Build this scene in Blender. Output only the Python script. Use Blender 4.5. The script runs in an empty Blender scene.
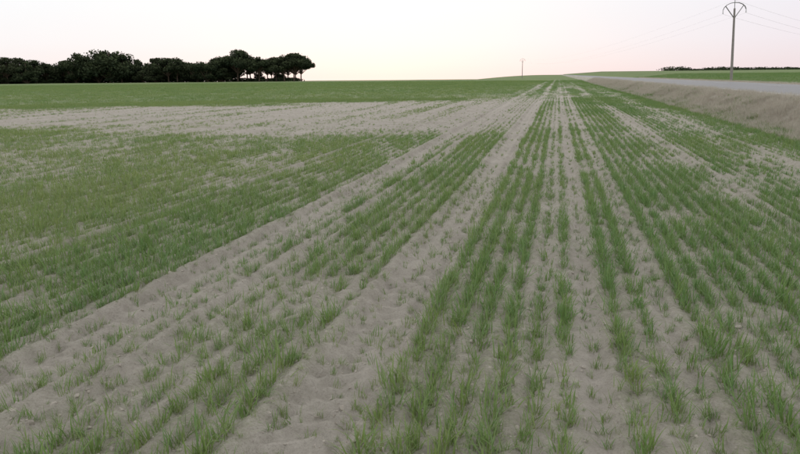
import bpy, bmesh, math, random
import numpy as np
from mathutils import Vector, Matrix
rng=np.random.default_rng(7); random.seed(7)
scene=bpy.context.scene
scene.view_settings.view_transform='Standard'; scene.view_settings.look='None'
scene.view_settings.exposure=0; scene.view_settings.gamma=1

# ------------------------------------------------------------ noise
def smooth(a,b,x):
    t=np.clip((x-a)/(b-a),0,1); return t*t*(3-2*t)
_T=np.random.default_rng(11).random((512,512))
def vnoise(x,y,seed=0):
    x=np.asarray(x,float)+seed*37.13; y=np.asarray(y,float)+seed*91.7
    xi=np.floor(x).astype(np.int64); yi=np.floor(y).astype(np.int64)
    fx=x-xi; fy=y-yi; fx=fx*fx*(3-2*fx); fy=fy*fy*(3-2*fy)
    a=_T[xi&511,yi&511]; b=_T[(xi+1)&511,yi&511]; c=_T[xi&511,(yi+1)&511]; d=_T[(xi+1)&511,(yi+1)&511]
    return (a*(1-fx)+b*fx)*(1-fy)+(c*(1-fx)+d*fx)*fy
def fbm(x,y,oct=3,seed=0):
    s=0;a=1;n=0
    for o in range(oct):
        s=s+a*vnoise(x*2**o,y*2**o,seed+o*3); n+=a; a*=.5
    return s/n

# ------------------------------------------------------------ camera
H=1.6; F_PX=690.0
yaw=math.radians(12.8); pit=math.radians(12.35); roll=math.radians(0.5)
Fv=Vector((-math.sin(yaw)*math.cos(pit),math.cos(yaw)*math.cos(pit),-math.sin(pit)))
Rv=Vector((math.cos(yaw),math.sin(yaw),0)); Uv=Rv.cross(Fv)
R2=Rv*math.cos(roll)-Uv*math.sin(roll)*1.0
U2=Uv*math.cos(roll)+Rv*math.sin(roll)
cam_d=bpy.data.cameras.new("camera"); cam=bpy.data.objects.new("camera",cam_d)
scene.collection.objects.link(cam); scene.camera=cam
cam_d.sensor_width=36; cam_d.lens=F_PX/800*36; cam_d.clip_start=.05; cam_d.clip_end=12000
M=Matrix((( R2.x,U2.x,-Fv.x,0),(R2.y,U2.y,-Fv.y,0),(R2.z,U2.z,-Fv.z,H),(0,0,0,1)))
cam.matrix_world=M
def view_px(x,y,z=0):
    dx=x;dy=y;dz=z-H
    d=Fv.x*dx+Fv.y*dy+Fv.z*dz
    u=(R2.x*dx+R2.y*dy+R2.z*dz)/np.maximum(d,.05)*F_PX+400
    v=227-(U2.x*dx+U2.y*dy+U2.z*dz)/np.maximum(d,.05)*F_PX
    return u,v,d

# ------------------------------------------------------------ terrain functions
BX0,BX1,RX1=5.6,7.7,16.8
RZ=.74
def base_z(x,y):
    r=np.hypot(x,y)
    e=(vnoise(x*0+.5,y/3.5,77)-.5)*.8
    bank=smooth(BX0,BX1+.15,x+e*(1-smooth(7.0,7.8,x)))*RZ
    z=bank
    far=np.clip(x-RX1-.6,0,None)
    z=z-smooth(RX1+.4,RX1+2,x)*.10
    z=z+np.where(x>RX1+2,.0058*np.clip(r-45,0,500)*smooth(0,12,far-1.5),0)
    q=x/np.maximum(y,1.)
    w=1-smooth(-.28,-.02,q)
    z=z-w*np.clip(r-285,0,4000)*.02*(y>0)
    z=z+(fbm(x/9,y/14,2,5)-.5)*.10*(1-smooth(3,6,x))*smooth(4,14,r)
    return z
RUTS=[(-2.82,.17,.045),(-1.07,.19,.048),(-.04,.05,.018),(.235,.09,.034),(.72,.05,.020),(-2.30,.07,.020),(2.35,.13,.03),(4.1,.15,.03),(-4.6,.12,.025)]
def wobble(y): return (vnoise(y/6.0,y*0+3.3,2)-.5)*.10
def micro_z(x,y):
    xx=x+wobble(y)
    field=(1-smooth(5.3,5.9,x))
    fade=1-smooth(25,70,np.hypot(x,y))
    z=-.012*np.cos(2*np.pi*(xx-.085)/.17)
    lump=fbm(x/.10,y/.12,3,9); z=z+(np.abs(lump-.5)*-1.6+.2)*.030+(lump-.5)*.024
    z=z+(fbm(x/.045,y/.05,2,21)-.5)*.022
    for c,w,dp in RUTS:
        d=np.abs(xx-c+(vnoise(x/.1,y/.12,8)-.5)*.06); ins=1-smooth(w*.8,w*1.25,d)
        n=.6+.8*vnoise(y/.9,y*0+c*5,4)
        ph=(y+.8*d+(vnoise(x/.15,y/.2,19)-.5)*.07)/.15
        lug=np.sin(2*np.pi*ph)*(.013 if w>.15 else .003)*n*smooth(.2,.6,vnoise(x/.25,y/.5,14))*1.3
        z=z+ins*(-dp*n+lug)+ .024*n*np.exp(-((d-w*1.45)/(.06+w*.12))**2)*(w/.2)
    bumpb=(fbm(x/.5,y/.6,3,31)-.5)*.20*smooth(5.5,6.0,x)*(1-smooth(7.3,7.8,x))
    return z*field*fade+bumpb
def terr(x,y): return base_z(x,y)+micro_z(x,y)

PX=[-400,-14,-6,-3.7,-3.35,-3.08,-3.0,-2.68,-2.60,-2.5,-2.44,-2.3,-2.2,-1.40,-1.34,-1.28,-.88,-.80,-.74,-.20,-.16,-.03,.03,.12,.18,.30,.36,.50,.55,.64,.67,.80,.86,1.2,1.3,1.9,2.15,2.55,2.7,3.3,3.6,4.5,5.2,6.0,6.4]
PV=[1,1,1,1,.9,.60,.13,.13,.60,.70,.40,.40,.92,.92,.60,.13,.13,.85,1,1,.55,.42,.6,.65,.13,.13,1,1,.85,.85,.24,.28,1,1,.95,1,.55,.55,1,1,.65,.65,1,1,.9]
def cover(x,y):
    r=np.hypot(x,y)
    xx=x+wobble(y)
    c=np.interp(xx,PX,PV)
    n=fbm(xx/.30,y/.9,3,41); c=c*(.60+.68*smooth(.28,.57,n))
    n2=fbm(x/1.8,y/5,3,47); c=c*(.70+.46*smooth(.3,.58,n2))
    n3=fbm(x/.9,y/1.1,3,49); c=c*(1-.30*smooth(.54,.70,n3)*(1-smooth(-3.6,-2.9,x)))
    e=(fbm(x/5,y/3.2,4,53)-.5)*8
    bare=smooth(16.5,21,y+e*.8)*(1-smooth(-4,4,y+e*1.2-(50-.70*np.clip(-x-3,0,25))))
    bare=bare*(1-smooth(-2.2,.2,x))
    streak=smooth(.42,.66,fbm(xx/.5,y/18,3,63))
    c=c*(1-bare*(.97-.28*streak))
    st=smooth(10,26,y)*(1-smooth(2.8,4.6,x))*smooth(-6.5-.03*y,-1.5-.02*y,x)*(1-smooth(100,200,y))
    c=c*(1-st*(.18+.50*smooth(.35,.6,fbm(xx/.6,y/25,2,61))))
    sp=np.exp(-((x-4.2)/.7)**2)*smooth(6,12,y)*(1-smooth(60,90,y)); c=c*(1-.5*sp*smooth(.35,.55,fbm(x/1.5,y/4,2,68)))
    g=smooth(-3,6,y+e*1.2-(52-.70*np.clip(-x-3,0,25)))*(1-smooth(-7,-2.5,x-.02*np.clip(y-120,0,400))); c=c*(1-g)+g*(.84+.16*smooth(.3,.55,fbm(x/8,y/22,3,67)))
    f=smooth(170,260,r); c=c*(1-f)+f*.97
    c=np.where(x>BX0+.6,0,c)
    c=np.where(x>RX1+2.2,.95,c)
    return np.clip(c,0,1)

# ------------------------------------------------------------ node helpers
def mat_new(name):
    m=bpy.data.materials.new(name); m.use_nodes=True; nt=m.node_tree; nt.nodes.clear()
    out=nt.nodes.new('ShaderNodeOutputMaterial'); return m,nt,out
def N(nt,t,**kw):
    n=nt.nodes.new(t)
    for k,v in kw.items(): setattr(n,k,v)
    return n
def mix(nt,fac,a,b,blend='MIX'):
    n=nt.nodes.new('ShaderNodeMix'); n.data_type='RGBA'; n.blend_type=blend
    for sock,val in ((0,fac),(6,a),(7,b)):
        if isinstance(val,bpy.types.NodeSocket): nt.links.new(val,n.inputs[sock])
        elif sock==0: n.inputs[0].default_value=val
        else: n.inputs[sock].default_value=(*val,1)
    return n.outputs[2]
def noise(nt,vec,scale,detail=4,rough=.6):
    n=N(nt,'ShaderNodeTexNoise'); n.inputs['Scale'].default_value=scale; n.inputs['Detail'].default_value=detail
    n.inputs['Roughness'].default_value=rough
    if vec is not None: nt.links.new(vec,n.inputs['Vector'])
    return n.outputs['Fac']
def maprange(nt,v,a,b,c=0.,d=1.):
    n=N(nt,'ShaderNodeMapRange'); nt.links.new(v,n.inputs[0])
    for i,k in enumerate((a,b,c,d)): n.inputs[i+1].default_value=k
    return n.outputs[0]
def math_n(nt,op,a,b):
    n=N(nt,'ShaderNodeMath',operation=op)
    for i,v in enumerate((a,b)):
        if isinstance(v,bpy.types.NodeSocket): nt.links.new(v,n.inputs[i])
        else: n.inputs[i].default_value=v
    return n.outputs[0]

# ------------------------------------------------------------ ground
def build_axis_x():
    core=np.arange(-4.6,3.0,.024); s=[];p=3.0;d=.024
    while p<4200: d*=1.022; p+=d; s.append(p)
    t=[];p=-4.6;d=.024
    while p>-4200: d*=1.022; p-=d; t.append(p)
    return np.concatenate([np.array(t[::-1]),core,np.array(s)])
def build_axis_y():
    a=[-60,-20,-8,-3,-1,0,.6,1.1,1.5,1.8]; p=1.9
    while p<4500: a.append(p); p+=max(.02,p*.0072)
    return np.array(a)
ax=build_axis_x(); ay=build_axis_y()
X,Y=np.meshgrid(ax,ay)
X=X.ravel();Y=Y.ravel()
Z=terr(X,Y)
nx,ny=len(ax),len(ay)
def grid_mesh(name,X,Y,Z,nx,ny):
    me=bpy.data.meshes.new(name)
    n=nx*ny; co=np.empty((n,3),np.float32); co[:,0]=X;co[:,1]=Y;co[:,2]=Z
    i=np.arange(nx-1)[None,:]+np.arange(ny-1)[:,None]*nx
    q=np.stack([i,i+1,i+1+nx,i+nx],-1).reshape(-1,4).astype(np.int32)
    me.vertices.add(n); me.vertices.foreach_set('co',co.ravel())
    me.loops.add(q.size); me.loops.foreach_set('vertex_index',q.ravel())
    me.polygons.add(len(q)); me.polygons.foreach_set('loop_start',np.arange(0,q.size,4,dtype=np.int32))
    me.polygons.foreach_set('use_smooth',np.ones(len(q),bool))
    me.update(); me.validate(); return me
gme=grid_mesh("ground",X,Y,Z,nx,ny)
def attr(me,name,arr):
    a=me.attributes.new(name,'FLOAT','POINT'); a.data.foreach_set('value',np.asarray(arr,np.float32))
R=np.hypot(X,Y)
C=cover(X,Y)
attr(gme,'veg',C*(.30+.66*smooth(6,55,R)))
attr(gme,'far',smooth(30,120,R))
attr(gme,'dry',smooth(BX0-.1,BX0+.7,X+(fbm(X,Y,2,70)-.5)*.8)*(1-smooth(RX1+1.2,RX1+2.3,X)))
rut=np.zeros_like(X); xx=X+wobble(Y)
for c,w,dp in RUTS: rut=np.maximum(rut,1-smooth(w*.7,w*1.4,np.abs(xx-c)))
attr(gme,'rut',rut*(1-smooth(5.5,6,X)))
attr(gme,'tint',np.clip(fbm(X/4,Y/9,3,81)*1.2-.1+.2*(1-smooth(-5,-2.5,X))*(1-smooth(25,60,Y)),0,1))
ground=bpy.data.objects.new("ground",gme); scene.collection.objects.link(ground)

m,nt,out=mat_new("sandy_soil")
geo=N(nt,'ShaderNodeNewGeometry'); P=geo.outputs['Position']
def A(nt,name,inst=False):
    a=N(nt,'ShaderNodeAttribute',attribute_name=name)
    if inst: a.attribute_type='INSTANCER'
    return a.outputs['Fac']
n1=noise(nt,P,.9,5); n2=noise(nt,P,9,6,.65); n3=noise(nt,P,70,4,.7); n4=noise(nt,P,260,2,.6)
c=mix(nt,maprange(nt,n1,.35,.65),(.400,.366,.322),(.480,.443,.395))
c=mix(nt,maprange(nt,n2,.42,.66,0,.60),c,(.280,.252,.218))  # darker noise patches: damp soil, plus shade between lumps painted into the colour
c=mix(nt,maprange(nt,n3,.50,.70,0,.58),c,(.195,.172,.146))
c=mix(nt,math_n(nt,'MULTIPLY',A(nt,'rut'),.35),c,(.49,.452,.402))
gn=noise(nt,P,45,3,.7)
g1=mix(nt,A(nt,'tint'),(.112,.190,.058),(.185,.234,.082))
g1=mix(nt,maprange(nt,n2,.35,.65,0,.45),g1,(.095,.148,.048))
gmod=maprange(nt,gn,.38,.6,.35,1.15)
gm=N(nt,'ShaderNodeMix'); gm.data_type='FLOAT'; nt.links.new(A(nt,'far'),gm.inputs[0]); nt.links.new(gmod,gm.inputs[2]); gm.inputs[3].default_value=1.0
fac=math_n(nt,'MULTIPLY',A(nt,'veg'),gm.outputs[0])
c=mix(nt,fac,c,g1)
dn=noise(nt,P,14,5,.7)
dc=mix(nt,maprange(nt,dn,.35,.65),(.33,.31,.265),(.48,.455,.40))
dc=mix(nt,maprange(nt,n1,.44,.64,0,.6),dc,(.20,.225,.125))
c=mix(nt,A(nt,'dry'),c,dc)
b=N(nt,'ShaderNodeBsdfPrincipled'); b.inputs['Roughness'].default_value=.95; b.inputs['Specular IOR Level'].default_value=.15
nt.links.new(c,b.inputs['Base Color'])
bsum=math_n(nt,'ADD',math_n(nt,'MULTIPLY',n2,.6),math_n(nt,'ADD',math_n(nt,'MULTIPLY',n3,.35),math_n(nt,'MULTIPLY',n4,.12)))
bp=N(nt,'ShaderNodeBump'); bp.inputs['Strength'].default_value=.95; bp.inputs['Distance'].default_value=.05
nt.links.new(bsum,bp.inputs['Height']); nt.links.new(bp.outputs[0],b.inputs['Normal'])
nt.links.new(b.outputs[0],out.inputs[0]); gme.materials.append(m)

# ------------------------------------------------------------ simple mesh from lists
def mesh_obj(name,verts,faces,mats,midx=None,smoothf=False,link=True,parent=None):
    me=bpy.data.meshes.new(name); me.from_pydata([tuple(v) for v in verts],[],faces)
    for mm in mats: me.materials.append(mm)
    if midx is not None: me.polygons.foreach_set('material_index',midx)
    if smoothf: me.polygons.foreach_set('use_smooth',[True]*len(faces))
    me.update(); o=bpy.data.objects.new(name,me)
    if link: scene.collection.objects.link(o)
    if parent: o.parent=parent
    return o

# ------------------------------------------------------------ foliage materials
def blade_mat(name,ca,cb,cc,trans=.3,rough=.5,tip=(.32,.32,.13)):
    m,nt,out=mat_new(name)
    t=A(nt,'tint',True); oi=N(nt,'ShaderNodeObjectInfo')
    col=mix(nt,t,ca,cb)
    col=mix(nt,maprange(nt,oi.outputs['Random'],.5,1,0,.5),col,cc)
    h=N(nt,'ShaderNodeAttribute',attribute_name='h').outputs['Fac']
    col=mix(nt,maprange(nt,h,.0,.35,.5,0),col,(cb[0]*1.2,cb[1]*.9,cb[2]*1.))
    col=mix(nt,maprange(nt,h,.78,1.,0,.55),col,tip)
    d=N(nt,'ShaderNodeBsdfPrincipled'); d.inputs['Roughness'].default_value=rough; d.inputs['Specular IOR Level'].default_value=.32
    tr=N(nt,'ShaderNodeBsdfTranslucent'); nt.links.new(col,d.inputs['Base Color']); nt.links.new(col,tr.inputs[0])
    mx=N(nt,'ShaderNodeMixShader'); mx.inputs[0].default_value=trans
    nt.links.new(d.outputs[0],mx.inputs[1]); nt.links.new(tr.outputs[0],mx.inputs[2]); nt.links.new(mx.outputs[0],out.inputs[0])
    return m
wheat=blade_mat("wheat_leaf",(.126,.245,.068),(.240,.315,.100),(.175,.280,.130))
drym=blade_mat("dry_grass_stem",(.52,.48,.41),(.42,.39,.32),(.58,.55,.48),.2,.8,(.54,.51,.44))

def blade_clump(name,n,lmin,lmax,width,rx,ry,mat,seg=4,lean=(.1,.7),rs=1):
    r=random.Random(rs); V=[];Fc=[];hh=[]
    for k in range(n):
        bx,by=r.gauss(0,rx),r.gauss(0,ry); a=r.uniform(0,2*math.pi); L=r.uniform(lmin,lmax)
        ln=r.uniform(*lean); bend=r.uniform(.2,1.8); w=width*r.uniform(.7,1.25)
        dx,dy=math.cos(a),math.sin(a); tw=r.uniform(-.8,.8)
        p=Vector((bx,by,-.01)); th=ln; i0=len(V)
        for s in range(seg+1):
            t=s/seg; ww=w*(.55+.9*t if t<.4 else (1-t)*1.5+.03)*.5
            sa=a+math.pi/2+tw*t
            sd=Vector((math.cos(sa),math.sin(sa),0))
            V.append(p-sd*ww); V.append(p+sd*ww); hh+= [t,t]
            th=ln+bend*t*t
            p=p+Vector((dx*math.sin(th),dy*math.sin(th),math.cos(th)))*(L/seg)
        for s in range(seg):
            j=i0+2*s; Fc.append((j,j+1,j+3,j+2))
    o=mesh_obj(name,V,Fc,[mat],smoothf=True,link=False)
    attr(o.data,'h',hh); return o
def coll(name,objs):
    c=bpy.data.collections.new(name)
    for o in objs: c.objects.link(o)
    return c
near_c=coll("wheat_plant_near",[blade_clump(f"wheat_plant_a{i}",7+2*(i%5),.07,.175,.0062,.020,.018,wheat,4,(.03,.8),i) for i in range(10)])
mid_c=coll("wheat_plant_mid",[blade_clump(f"wheat_plant_b{i}",17,.07,.15,.0095,.028,.05,wheat,3,(.03,.85),50+i) for i in range(6)])
far_c=coll("wheat_plant_far",[blade_clump(f"wheat_plant_c{i}",26,.08,.15,.02,.16,.2,wheat,2,(.05,.8),90+i) for i in range(5)])
dry_c=coll("dry_grass_tuft",[blade_clump(f"dry_grass_d{i}",30,.08,.30,.006,.08,.08,drym,3,(.0,.9),130+i) for i in range(5)])

def scatter(name,coll_,x,y,z,scale,tint,tilt=.15):
    n=len(x); me=bpy.data.meshes.new(name); me.vertices.add(n)
    co=np.stack([x,y,z],-1).astype(np.float32); me.vertices.foreach_set('co',co.ravel())
    attr(me,'scl',scale); attr(me,'tint',tint)
    a=me.attributes.new('rot','FLOAT_VECTOR','POINT')
    rot=np.stack([rng.normal(0,tilt,n),rng.normal(0,tilt,n),rng.choice([0,math.pi],n)+rng.normal(0,.35,n)],-1).astype(np.float32)
    a.data.foreach_set('vector',rot.ravel())
    o=bpy.data.objects.new(name,me); scene.collection.objects.link(o)
    ng=bpy.data.node_groups.new(name,'GeometryNodeTree')
    ng.interface.new_socket('Geometry',in_out='INPUT',socket_type='NodeSocketGeometry')
    ng.interface.new_socket('Geometry',in_out='OUTPUT',socket_type='NodeSocketGeometry')
    gi=ng.nodes.new('NodeGroupInput'); go=ng.nodes.new('NodeGroupOutput')
    ci=ng.nodes.new('GeometryNodeCollectionInfo'); ci.inputs['Collection'].default_value=coll_
    ci.inputs['Separate Children'].default_value=True; ci.inputs['Reset Children'].default_value=True
    ip=ng.nodes.new('GeometryNodeInstanceOnPoints'); ip.inputs['Pick Instance'].default_value=True
    ar=ng.nodes.new('GeometryNodeInputNamedAttribute'); ar.data_type='FLOAT_VECTOR'; ar.inputs[0].default_value='rot'
    asn=ng.nodes.new('GeometryNodeInputNamedAttribute'); asn.data_type='FLOAT'; asn.inputs[0].default_value='scl'
    L=ng.links.new
    L(gi.outputs[0],ip.inputs['Points']); L(ci.outputs[0],ip.inputs['Instance'])
    L(ar.outputs[0],ip.inputs['Rotation']); L(asn.outputs[0],ip.inputs['Scale']); L(ip.outputs[0],go.inputs[0])
    md=o.modifiers.new('scatter','NODES'); md.node_group=ng
    print(name,n); return o
def tint_at(x,y):
    t=fbm(x/2.5,y/5,3,81)*.9-.02
    t=t+.30*(1-smooth(-5,-2.5,x))-.06*smooth(-1,0,x)
    return np.clip(t+rng.normal(0,.16,len(x)),0,1)
def infrustum(x,y,m=150):
    u,v,d=view_px(x,y,0.1); return (d>.3)&(u>-m)&(u<800+m)&(v<560)
SP=.17
def rows(x0,x1,y0,y1,step):
    k=np.arange(math.ceil((x0-.085)/SP),math.floor((x1-.085)/SP)+1)
    yy=np.arange(y0,y1,step)
    a,b=np.meshgrid(k*SP+.085,yy); return a.ravel(),b.ravel()
x,y=rows(-14,6.2,1.2,12,.028)
x=x+rng.normal(0,.022,len(x)); y=y+rng.uniform(-.02,.02,len(y))
k=infrustum(x,y,120)&(np.hypot(x,y)<12); x,y=x[k],y[k]
c=cover(np.round((x-.085)/SP)*SP+.085,y); cl_=smooth(.28,.52,vnoise(x/.08,y/.13,17))
k=rng.random(len(x))<c*(.42+.62*cl_)+.02; x,y,c=x[k],y[k],c[k]
xo=x-wobble(y)
sc=(.50+.56*c)*rng.uniform(.5,1.3,len(x))
n=7000; xs=rng.uniform(-7,3.5,n); ys=1.5+rng.random(n)**1.2*10; ks=infrustum(xs,ys); xs,ys=xs[ks],ys[ks]
xo=np.append(xo,xs); y=np.append(y,ys); sc=np.append(sc,rng.uniform(.22,.65,len(xs)))
scatter("wheat_crop",near_c,xo,y,terr(xo,y),sc,tint_at(xo,y))
# mid rows
x,y=rows(-46,6.2,2,50,.082)
k=infrustum(x,y,100); x,y=x[k],y[k]; r=np.hypot(x,y); k=(r>=12)&(r<50); x,y=x[k],y[k]
x=x+rng.normal(0,.023,len(x)); y=y+rng.uniform(-.05,.05,len(y))
c=cover(x,y); k=rng.random(len(x))<c*.90+.015; x,y,c=x[k],y[k],c[k]; xo=x-wobble(y)
scatter("wheat_crop",mid_c,xo,y,terr(xo,y),(.5+.5*c)*rng.uniform(.55,1.25,len(x)),tint_at(x,y))
# far
n=90000; a=rng.uniform(-.85,.5,n); r=np.sqrt(rng.uniform(48**2,200**2,n)); x=np.sin(a)*r;y=np.cos(a)*r
n=9000; a=rng.uniform(.15,.6,n); r=np.sqrt(rng.uniform(22**2,60**2,n)); x=np.append(x,np.sin(a)*r*1.); y=np.append(y,np.cos(a)*r)
k=infrustum(x,y,60)&((x<6)|(x>RX1+2.4))&((np.hypot(x,y)>48)|(x>RX1)); x,y=x[k],y[k]
c=cover(x,y); k=rng.random(len(x))<c; x,y,c=x[k],y[k],c[k]
scatter("wheat_crop",far_c,x,y,terr(x,y),rng.uniform(.7,1.2,len(x)),np.clip(tint_at(x,y)-.15,0,1))
# dry bank grass
n=46000; x=np.append(rng.uniform(5.5,7.95,n),rng.uniform(RX1+.1,RX1+2.3,6000)); y=4+np.append(rng.random(n)**1.6,rng.random(6000)**1.5)*160
k=infrustum(x,y,100); x,y=x[k],y[k]
k=rng.random(len(x))<(.5+.9*smooth(.35,.65,fbm(x/.7,y/1.5,2,99)))*np.where(x<6.0,.4,1)*np.where((x>7.7)&(x<8),.5,1); x,y=x[k],y[k]
scatter("dry_grass",dry_c,x,y,terr(x,y),rng.uniform(.4,1.1,len(x)),rng.random(len(x)),.2)
n=22000; x=rng.uniform(5.2,7.5,n); y=4+rng.random(n)**1.4*120
k=infrustum(x,y,100); x,y=x[k],y[k]; k=rng.random(len(x))<smooth(.36,.66,fbm(x/.9,y/3,2,102))*np.where(x<6.3,1,.5); x,y=x[k],y[k]
scatter("verge_weeds",mid_c,x,y,terr(x,y),rng.uniform(.6,1.3,len(x)),rng.random(len(x)),.2)

# soil clods
m,nt,out=mat_new("soil_clod"); b=N(nt,'ShaderNodeBsdfPrincipled'); b.inputs['Roughness'].default_value=1
tc=N(nt,'ShaderNodeTexCoord'); nn=noise(nt,tc.outputs['Object'],40,3)
cc=mix(nt,nn,(.31,.28,.24),(.44,.405,.355)); nt.links.new(cc,b.inputs['Base Color']); nt.links.new(b.outputs[0],out.inputs[0])
cl=[]
for i in range(5):
    bm=bmesh.new(); bmesh.ops.create_icosphere(bm,subdivisions=2,radius=.012)
    rr=random.Random(i)
    s=Vector((rr.uniform(.8,1.4),rr.uniform(.7,1.2),rr.uniform(.5,.8)))
    for v in bm.verts:
        v.co=Vector(v.co[j]*s[j] for j in range(3))*rr.uniform(.78,1.2)
    me=bpy.data.meshes.new(f"soil_clod_{i}"); bm.to_mesh(me); bm.free(); me.materials.append(m); cl.append(bpy.data.objects.new(f"soil_clod_{i}",me))
cc_=coll("soil_clods",cl)
n=40000; x=rng.uniform(-6,3.5,n); y=1.5+rng.random(n)**1.5*10
k=infrustum(x,y,60); x,y=x[k],y[k]
scatter("soil_clods",cc_,x,y,terr(x,y)-.003,rng.lognormal(-1.05,.5,len(x)).clip(.12,1.4),x*0,1.)

# ------------------------------------------------------------ road
m,nt,out=mat_new("asphalt"); geo=N(nt,'ShaderNodeNewGeometry'); P=geo.outputs['Position']
n1=noise(nt,P,.6,4); n2=noise(nt,P,90,3)
c=mix(nt,n1,(.075,.077,.083),(.11,.112,.118)); c=mix(nt,maprange(nt,n2,.4,.7,0,.4),c,(.15,.148,.15))
b=N(nt,'ShaderNodeBsdfPrincipled'); b.inputs['Roughness'].default_value=.42; nt.links.new(c,b.inputs['Base Color'])
bp=N(nt,'ShaderNodeBump'); bp.inputs['Distance'].default_value=.003; nt.links.new(n2,bp.inputs['Height']); nt.links.new(bp.outputs[0],b.inputs['Normal'])
nt.links.new(b.outputs[0],out.inputs[0]); asph=m
m,nt,out=mat_new("road_paint"); b=N(nt,'ShaderNodeBsdfPrincipled'); geo=N(nt,'ShaderNodeNewGeometry')
c=mix(nt,maprange(nt,noise(nt,geo.outputs['Position'],8,5,.7),.45,.7),(.62,.62,.6),(.25,.25,.25)); nt.links.new(c,b.inputs['Base Color']); b.inputs['Roughness'].default_value=.6
nt.links.new(b.outputs[0],out.inputs[0]); paint=m
road=bpy.data.objects.new("road",None); scene.collection.objects.link(road)
ra,rb=8.0,15.9
def strip(name,xa,xb,z,y0,y1,mat,th=.05):
    V=[];Fc=[];ys=[y0]
    while ys[-1]<y1: ys.append(min(y1,ys[-1]+max(4,abs(ys[-1])*.1)))
    mid=(ra+rb)/2
    def zz(x): return z+.10*(1-abs((x-mid)/((rb-ra)/2)))
    xs=[xa,xb] if not xa<mid<xb else [xa,mid,xb]
    prof=[(xs[0],zz(xs[0])-th)]+[(q,zz(q)) for q in xs]+[(xs[-1],zz(xs[-1])-th)]
    for yv in ys:
        for px_,pz in prof: V.append((px_,yv,pz))
    k=len(prof)
    for i in range(len(ys)-1):
        for j in range(k-1): Fc.append((i*k+j,i*k+j+1,(i+1)*k+j+1,(i+1)*k+j))
    return mesh_obj(name,V,Fc,[mat],parent=road)
strip("asphalt_surface",ra,rb,RZ+.05,-60,3500,asph,.12)
strip("edge_line_near",ra+.35,ra+.47,RZ+.055,-60,900,paint,.003)
strip("edge_line_far",rb-.47,rb-.35,RZ+.055,-60,900,paint,.003)
mid=(ra+rb)/2
V=[];Fc=[]
for yy in np.arange(-20,500,12.5):
    i=len(V); zc=RZ+.05+.10+.003
    V+=[(mid-.06,yy,zc),(mid+.06,yy,zc),(mid+.06,yy+4.5,zc),(mid-.06,yy+4.5,zc)]; Fc.append((i,i+1,i+2,i+3))
mesh_obj("centre_dashes",V,Fc,[paint],parent=road)

# ------------------------------------------------------------ tubes
def tube(V,Fc,pts,r0,r1,sides=8,cap=True):
    i0=len(V); n=len(pts)
    for i,p in enumerate(pts):
        p=Vector(p); t=(Vector(pts[min(i+1,n-1)])-Vector(pts[max(i-1,0)])).normalized()
        up=Vector((0,0,1)) if abs(t.z)<.9 else Vector((1,0,0))
        a=t.cross(up).normalized(); b_=t.cross(a); r=r0+(r1-r0)*i/max(1,n-1)
        for s in range(sides):
            an=2*math.pi*s/sides; V.append(p+a*math.cos(an)*r+b_*math.sin(an)*r)
    for i in range(n-1):
        for s in range(sides):
            s2=(s+1)%sides; Fc.append((i0+i*sides+s,i0+i*sides+s2,i0+(i+1)*sides+s2,i0+(i+1)*sides+s))
    if cap:
        Fc.append(tuple(i0+s for s in range(sides))[::-1]); Fc.append(tuple(i0+(n-1)*sides+s for s in range(sides)))

def simple(name,col,rough=.8,scale=8,var=.25,metal=0):
    m,nt,out=mat_new(name); tc=N(nt,'ShaderNodeTexCoord'); b=N(nt,'ShaderNodeBsdfPrincipled')
    n=noise(nt,tc.outputs['Object'],scale,5,.6)
    c=mix(nt,maprange(nt,n,.3,.7),tuple(v*(1-var) for v in col),tuple(v*(1+var) for v in col))
    nt.links.new(c,b.inputs['Base Color']); b.inputs['Roughness'].default_value=rough; b.inputs['Metallic'].default_value=metal
    nt.links.new(b.outputs[0],out.inputs[0]); return m
conc=simple("weathered_concrete",(.27,.25,.235)); steel=simple("galvanised_steel",(.22,.22,.22),.55,20,.2,.4); glass=simple("insulator_glass",(.10,.14,.13),.2,5,.1); wirem=simple("aluminium_cable",(.30,.30,.31),.5,5,.1,.5)
PH=8.9
def utility_pole(x,y,z,ang,lean=0):
    e=bpy.data.objects.new("utility_pole",None); scene.collection.objects.link(e); e.location=(x,y,z); e.rotation_euler=(0,lean,ang)
    ARM=[(-1.25,0,PH-.70),(-1.12,0,PH-.38),(-.85,0,PH-.12),(-.45,0,PH+.06),(0,0,PH+.12),(.45,0,PH+.06),(.85,0,PH-.12),(1.12,0,PH-.38),(1.25,0,PH-.70)]
    V=[];Fc=[]; tube(V,Fc,[(0,0,-.4),(0,0,PH*.5),(0,0,PH-.55)],.17,.11,12); mesh_obj("pole_shaft",V,Fc,[conc],smoothf=False,parent=e)
    V=[];Fc=[]
    for dy in (-.09,.09):
        tube(V,Fc,[(p[0],dy,p[2]) for p in ARM],.04,.04,6)
        for s in (-1,1): tube(V,Fc,[(s*.08,dy,PH-1.55),(s*.5,dy,PH-.95),(s*.98,dy,PH-.24)],.035,.035,6)
    tube(V,Fc,[(-.14,0,PH-1.55),(.14,0,PH-1.55)],.05,.05,6)
    tube(V,Fc,[(0,0,PH-.55),(0,0,PH+.1)],.04,.04,6)
    mesh_obj("arched_crossarm",V,Fc,[steel],parent=e)
    V=[];Fc=[]
    for cx,cz in ((-1.25,PH-.70),(1.25,PH-.70)):
        tube(V,Fc,[(cx,0,cz),(cx,0,cz-.42)],.02,.02,6)
        for kk in range(3): tube(V,Fc,[(cx,0,cz-.1-kk*.12),(cx,0,cz-.14-kk*.12)],.05,.09,10)
    tube(V,Fc,[(0,0,PH+.1),(0,0,PH+.4)],.02,.02,6)
    for kk in range(2): tube(V,Fc,[(0,0,PH+.2+kk*.1),(0,0,PH+.24+kk*.1)],.09,.05,10)
    mesh_obj("insulators",V,Fc,[glass],parent=e)
    return e
poles=[(-17.0,338.0),(20.1,91.0),(95,217)]
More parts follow.
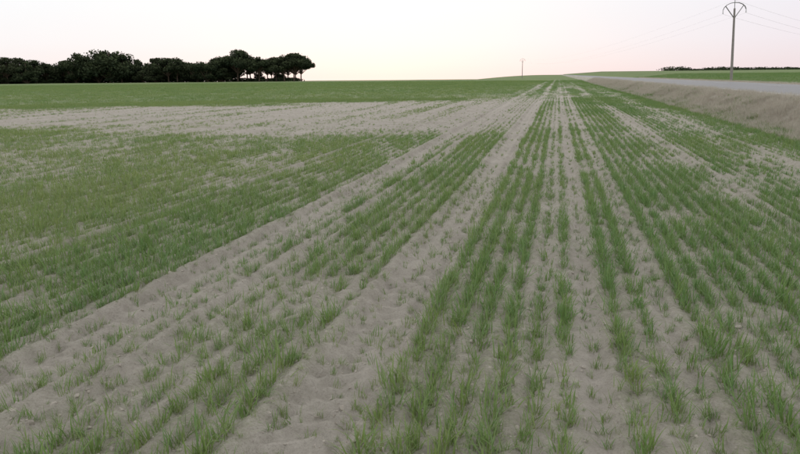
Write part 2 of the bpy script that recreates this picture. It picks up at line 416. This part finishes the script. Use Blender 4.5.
angs=[math.radians(5),math.radians(0),math.radians(-30)]
leans=[0,math.radians(-2.4),0]
pz=[float(base_z(np.array([a_]),np.array([b_]))[0]) for a_,b_ in poles]
for (a_,b_),zz_,an,ln in zip(poles,pz,angs,leans): utility_pole(a_,b_,zz_,an,ln)
V=[];Fc=[]
for i,j,sag in ((1,2,2.0),(0,1,3.0)):
    for ox,oz in ((-1.25,PH-1.12),(0,PH+.4),(1.25,PH-1.12)):
        def att(q): 
            mt=Matrix.Translation((poles[q][0],poles[q][1],pz[q]))@Matrix.Rotation(angs[q],4,'Z')@Matrix.Rotation(leans[q],4,'Y'); return mt@Vector((ox,0,oz))
        p0=att(i);p1=att(j)
        pts=[p0.lerp(p1,t/24)-Vector((0,0,4*sag*(t/24)*(1-t/24))) for t in range(25)]
        tube(V,Fc,pts,.007 if i==1 else .004,.007 if i==1 else .004,4,False)
mesh_obj("power_line",V,Fc,[wirem])

# ------------------------------------------------------------ pines
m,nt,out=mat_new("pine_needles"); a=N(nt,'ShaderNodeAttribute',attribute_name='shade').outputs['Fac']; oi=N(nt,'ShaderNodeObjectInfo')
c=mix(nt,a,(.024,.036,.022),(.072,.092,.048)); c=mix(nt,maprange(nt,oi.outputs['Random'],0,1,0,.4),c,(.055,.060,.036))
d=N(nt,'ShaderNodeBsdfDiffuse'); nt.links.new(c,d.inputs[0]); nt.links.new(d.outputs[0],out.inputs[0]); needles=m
bark=simple("pine_bark",(.085,.06,.045),.95,3,.4)
def leafq(r,V,Fc,p,s):
    a1=Vector((r.gauss(0,1),r.gauss(0,1),r.gauss(0,.6))).normalized(); b1=a1.cross(Vector((r.gauss(0,1),r.gauss(0,1),r.gauss(0,1)))).normalized()
    j=len(V); V+=[p+a1*s,p+b1*s*.7,p-a1*s,p-b1*s*.7]; Fc.append((j,j+1,j+2,j+3))
def pine(i,h,w,low,nl=16):
    r=random.Random(200+i); V=[];Fc=[];mi=[];sh=[]
    lean=r.uniform(-.05,.05)*h
    tube(V,Fc,[(0,0,-.3),(lean*.3,0,h*.25),(lean,r.uniform(-.3,.3),h*.7)],.26,.12,7)
    lobes=[]
    for k in range(nl):
        an=k*2.4+r.uniform(-.4,.4); rad=w*math.sqrt((k+.5)/nl)*.86
        zf=.62-.42*(rad/w)**2*r.uniform(.6,1.5)+r.uniform(-.16,.12)
        if low<.3 : zf=r.uniform(.06,.72)*(1-.25*(rad/w)**2)
        zc=h*(low+(1-low)*zf)
        lr=w*r.uniform(.22,.42); c_=Vector((lean+math.cos(an)*rad,math.sin(an)*rad,zc)); lobes.append((c_,lr))
        tube(V,Fc,[(lean*.6,0,h*(low*.75)),((lean*.6+c_.x)/2,c_.y/2,(h*low*.8+zc)/2+.1),tuple(c_)],.10,.03,5)
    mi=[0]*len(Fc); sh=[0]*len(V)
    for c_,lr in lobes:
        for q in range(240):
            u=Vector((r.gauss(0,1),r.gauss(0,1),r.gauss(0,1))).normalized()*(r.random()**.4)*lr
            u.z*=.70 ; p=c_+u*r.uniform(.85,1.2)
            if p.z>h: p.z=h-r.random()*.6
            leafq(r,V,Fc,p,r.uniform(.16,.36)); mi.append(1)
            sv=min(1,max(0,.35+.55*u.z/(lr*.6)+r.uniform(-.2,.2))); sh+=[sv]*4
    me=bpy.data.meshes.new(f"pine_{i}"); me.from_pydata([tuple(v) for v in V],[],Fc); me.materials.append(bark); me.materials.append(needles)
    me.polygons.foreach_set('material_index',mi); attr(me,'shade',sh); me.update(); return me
variants=[pine(0,10,4.2,.34),pine(1,10,4.8,.30),pine(2,10,3.7,.32),pine(3,10,5.0,.30),pine(4,10,5.0,.05,22),pine(5,10,4.4,.02,20),pine(6,10,4.7,.10,22)]
grove=bpy.data.objects.new("pine_grove",None); scene.collection.objects.link(grove)
def place(px,dist):
    dv=R2*(px-400)+U2*147+Fv*F_PX; s=dist/F_PX; x=dv.x*s; y=dv.y*s
    return x,y,float(base_z(np.array([x]),np.array([y]))[0]),s
def tree(px,hpx,var,dist,wide=1.):
    x,y,z,s=place(px,dist)
    o=bpy.data.objects.new("pine_tree",variants[var]); scene.collection.objects.link(o); o.parent=grove
    hh=hpx*s/10; o.location=(x,y,z-.1); o.scale=(hh*wide,hh*wide,hh*1.10); o.rotation_euler[2]=random.uniform(0,6.28)
prof_x=[-60,0,15,32,45,58,68,80,95,104,115,128,140,155,170,185,198,212,228,240,252,262,272,283,294,304]
prof_h=[26,26,27,28,24,23,25,30,38,40,36,27,25,25,27,25,26,26,31,31,26,24,26,28,30,25]
x0=-70
while x0<298:
    h=float(np.interp(x0,prof_x,prof_h))*random.uniform(.92,1.05)
    right=x0>235
    tree(x0,h,random.choice([0,1,2,3]) if right else random.choice([1,3,4,5,6]),random.uniform(246,262),1.08)
    if not right:
        tree(x0+random.uniform(-6,6),h*.85,random.choice([4,5,6]),random.uniform(266,282),1.2)
        tree(x0+random.uniform(-6,6),h*.6,random.choice([4,5,6]),random.uniform(250,275),1.5)
    else:
        tree(x0+random.uniform(-5,5),h*.85,random.choice([1,3,0]),random.uniform(266,276),1.2)
        if random.random()<.5: tree(x0+random.uniform(-5,5),h*.45,random.choice([4,6]),random.uniform(262,280),1.1)
    x0+=random.uniform(8,12)
tree(301,28,1,252,1.0)
r=random.Random(9); V=[];Fc=[];sh=[]
for k in range(150):
    px_=-75+k/150*375+r.uniform(-1,1); x,y,z,s=place(px_,r.uniform(255,280)); hgt=r.uniform(1.2,3.2)*(1 if px_<235 else .4); ww=r.uniform(1.4,2.6)
    for q in range(110):
        leafq(r,V,Fc,Vector((x+r.gauss(0,ww*.6),y+r.gauss(0,ww*.6),z+hgt*r.random()**.8)),r.uniform(.2,.45)); sh+=[r.random()*.7]*4
o=mesh_obj("shrub_undergrowth",V,Fc,[needles]); attr(o.data,'shade',sh)

r=random.Random(5); V=[];Fc=[];sh=[]
for k in range(260):
    t=k/260; px_=664+t*320+r.uniform(-2,2); D=r.uniform(620,760)
    dv=R2*(px_-400)+U2*150+Fv*F_PX; s=D/F_PX; x=dv.x*s;y=dv.y*s; z=float(base_z(np.array([x]),np.array([y]))[0])
    hgt=r.uniform(1.8,3.6)*(.6+.8*float(vnoise(np.array([k/14.]),np.array([2.]),1)[0])); ww=r.uniform(2.5,6)
    for q in range(70):
        leafq(r,V,Fc,Vector((x+r.gauss(0,ww*.5),y+r.gauss(0,ww*.5),z+hgt*(1-r.random()**1.3*1.0))),r.uniform(.4,.8)); sh+=[r.random()]*4
o=mesh_obj("distant_tree_line",V,Fc,[needles]); attr(o.data,'shade',sh)

# ------------------------------------------------------------ sky + light
sun_az=math.radians(-14)
sun_el=math.radians(6)
w=bpy.data.worlds.new("World"); scene.world=w; w.use_nodes=True; nt=w.node_tree; nt.nodes.clear()
wo=N(nt,'ShaderNodeOutputWorld')
sk=N(nt,'ShaderNodeTexSky'); sk.sky_type='NISHITA'; sk.sun_disc=False; sk.sun_elevation=sun_el; sk.sun_rotation=sun_az
b1=N(nt,'ShaderNodeBackground'); b1.inputs[1].default_value=.004; nt.links.new(sk.outputs[0],b1.inputs[0])
tc=N(nt,'ShaderNodeTexCoord'); sx=N(nt,'ShaderNodeSeparateXYZ'); nt.links.new(tc.outputs['Generated'],sx.inputs[0])
cr=N(nt,'ShaderNodeValToRGB'); nt.links.new(sx.outputs[2],cr.inputs[0])
el=cr.color_ramp.elements; el[0].position=0; el[0].color=(.92,.80,.80,1); el[1].position=1; el[1].color=(.95,.95,.96,1)
for p_,c_ in ((.018,(.93,.855,.855)),(.045,(.94,.910,.925)),(.09,(.945,.950,.97)),(.35,(1,.995,.985))):
    e=el.new(p_); e.color=(*c_,1)
dt=N(nt,'ShaderNodeVectorMath',operation='DOT_PRODUCT'); nt.links.new(tc.outputs['Generated'],dt.inputs[0]); dt.inputs[1].default_value=(math.sin(math.radians(-28)),math.cos(math.radians(-28)),0)
fac=maprange(nt,dt.outputs['Value'],.70,.97,1,0)
fac=math_n(nt,'MULTIPLY',fac,maprange(nt,sx.outputs[2],.15,.35,1,0))
col=mix(nt,fac,cr.outputs[0],(.91,.875,.92),'MULTIPLY')
b2=N(nt,'ShaderNodeBackground'); b2.inputs[1].default_value=1.0; nt.links.new(col,b2.inputs[0])
ad=N(nt,'ShaderNodeAddShader'); nt.links.new(b1.outputs[0],ad.inputs[0]); nt.links.new(b2.outputs[0],ad.inputs[1]); nt.links.new(ad.outputs[0],wo.inputs[0])
sd=bpy.data.lights.new("sun",'SUN'); sd.energy=.5; sd.angle=math.radians(20); sd.color=(1,.90,.82)
so=bpy.data.objects.new("sun",sd); scene.collection.objects.link(so)
dirv=Vector((math.sin(sun_az)*math.cos(sun_el),math.cos(sun_az)*math.cos(sun_el),math.sin(sun_el)))
so.rotation_euler=dirv.to_track_quat('Z','Y').to_euler()
